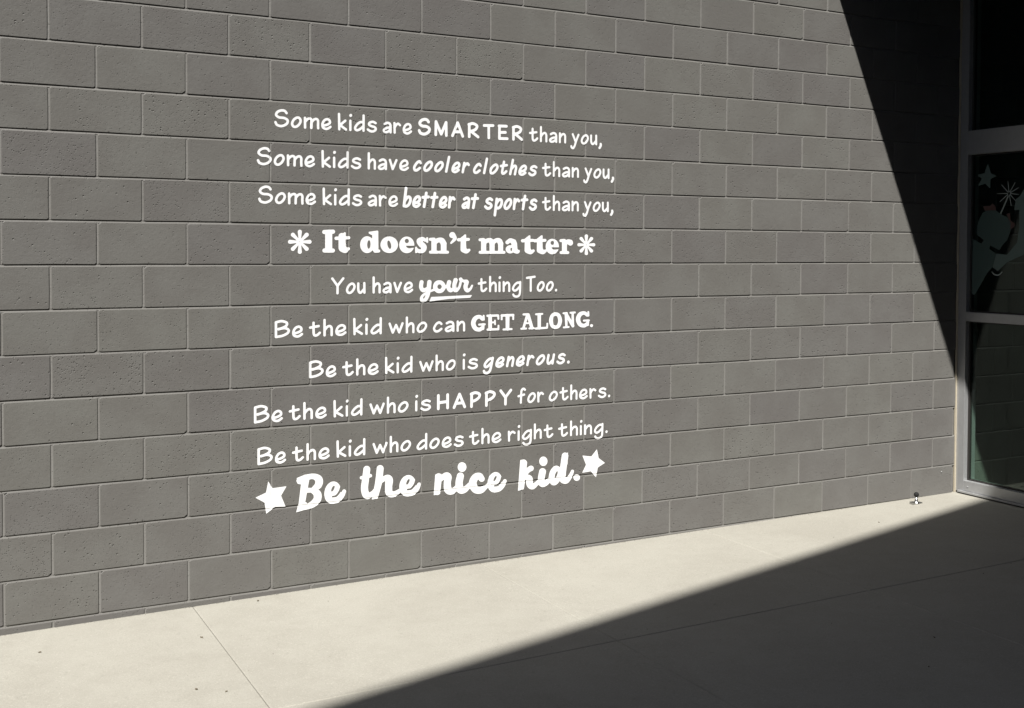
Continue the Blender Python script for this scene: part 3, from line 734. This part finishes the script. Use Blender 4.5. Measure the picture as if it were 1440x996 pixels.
# wall plug and windblown scraps
wp = onwall(1323.8, 663.6)
o = lathe('wall_plug', [(.0001, 0), (.006, 0), (.005, .003), (.0001, .004)], plain('plug_plastic', (.24, .24, .24), .7), n=12); o.rotation_euler = (math.pi/2, 0, 0); o.location = (wp[0], -.0008, wp[1])
tag(o, 'tiny pale wall plug in the block nearest the glass corner', 'wall plug')
for k, (px, py, s, lab) in enumerate(((56, 918, .013, 'brown leaf scrap on the paving at the far left'), (362.7, 845.5, .011, 'dark scrap lying close to the foot of the wall'), (318, 973, .011, 'dark fleck of leaf near the front edge of the sunlit paving'),
      (276, 970, .014, 'flat tan scrap left of the dark fleck on the paving'), (1236, 735, .010, 'small dark scrap near the door stop just above the shadow edge'), (1314, 897, .016, 'dark scrap alone in the shaded paving at right'), (283, 897, .012, 'pale brown scrap beside the cross joint in the paving'), (1306, 938, .007, 'tiny black crumb in the shade below the larger scrap'))):
    x, y = gpt(px, py); r = random.Random(k+40); n = 7
    v = []
    for q in range(n):
        a = 2*math.pi*q/n; rr = s*.6*r.uniform(.5, 1.1); v.append((rr*math.cos(a)*1.3, rr*math.sin(a)*.8, .001+r.random()*.004))
    v += [(a*.8, b*.8, .0001) for a, b, c in v]+[(0, 0, .005)]
    f = [(i, (i+1) % n, 2*n) for i in range(n)]+[(n+i, n+(i+1) % n, (i+1) % n, i) for i in range(n)]+[tuple(reversed(range(n, 2*n)))]
    o = link('leaf_scrap', meshof('leaf_scrap', v, f), M_LEAF, None, (x, y, gz(x)+.0005)); o.rotation_euler = (0, 0, r.random()*6)
    tag(o, lab, 'leaf scrap', 'scraps blown onto the paving')

gv = []; gf = []; r = random.Random(99)
for k in range(1500):
    x = r.uniform(-1.2, 5.88); y = -abs(r.gauss(0, .009))-.001 if r.random() < .8 else -r.uniform(.01, 2.0)
    sz = r.uniform(.0008, .0024) if r.random() < .93 else r.uniform(.002, .0042); b0 = len(gv); a0 = r.random()*6
    for q in range(3): gv.append((x+sz*math.cos(a0+2.1*q), y+sz*math.sin(a0+2.1*q), gz(x)+.0003))
    gv.append((x, y, gz(x)+sz*1.1)); gf += [(b0, b0+1, b0+3), (b0+1, b0+2, b0+3), (b0+2, b0, b0+3)]
tag(link('grit', meshof('grit', gv, gf), M_GRIT), 'fine grit and mortar crumbs along the foot of the wall', 'grit', kind='stuff')

# ------------------------------------------------------------------ the canopy over the entrance and the building opposite: they cast the shade
cp = thing('entrance_canopy', 'dark flat canopy over the glass entrance above the frame', 'canopy')
XC = (14.0067-ZC)/2.2343
box('canopy_deck', (XC, -9.5, ZC), (X1+.2, -.0005, ZC+.38), M_SOFF, cp)
op = thing('opposite_building', 'tall dark stucco building across the passage, its roof edge shading the paving', 'building')
D0 = 13.6
g0 = np.array([2.48, 0.23514*2.48-1.61923, gz(2.48)]); e0 = g0-np.array(LD)*D0
s_ = 0.23514
def opp(x): return e0[1]+s_*(x-e0[0])
xl, xr = -30.0, 24.0
v = [(xl, opp(xl), -.1), (xr, opp(xr), -.1), (xr, opp(xr)-14, -.1), (xl, opp(xl)-14, -.1)]
v += [(a, b, e0[2]) for a, b, c in v]
link('facade', meshof('facade', v, [(0, 1, 5, 4), (1, 2, 6, 5), (2, 3, 7, 6), (3, 0, 4, 7), (4, 5, 6, 7)]), M_DARK, op)
print('opposite roof z', e0[2], 'facade y at camera', opp(CAM[0]), 'canopy edge x', XC, 'blocks', nb)

up = thing('upper_sky_blocker', 'added unseen dark mass above the block wall, cutting sky light', 'building')  # added out of view to keep sky light off the shaded paving
box('upper_blocker_box', (-12.0, .03, 18*CH+.012), (X1+.2, 9.0, 11.0), M_DARK, up)
box('upper_blocker_return', (-12.0, .21, -.1), (-4.2, 9.0, 18*CH), M_DARK, up)
eb = thing('end_light_blocker', 'added unseen dark mass at the left end, cutting sky and bounced light', 'building')  # unseen mass put in on the left to deepen the shade
box('end_blocker_box', (-22.0, -14.0, -.1), (-4.15, -.02, 7.2), M_DARK, eb)
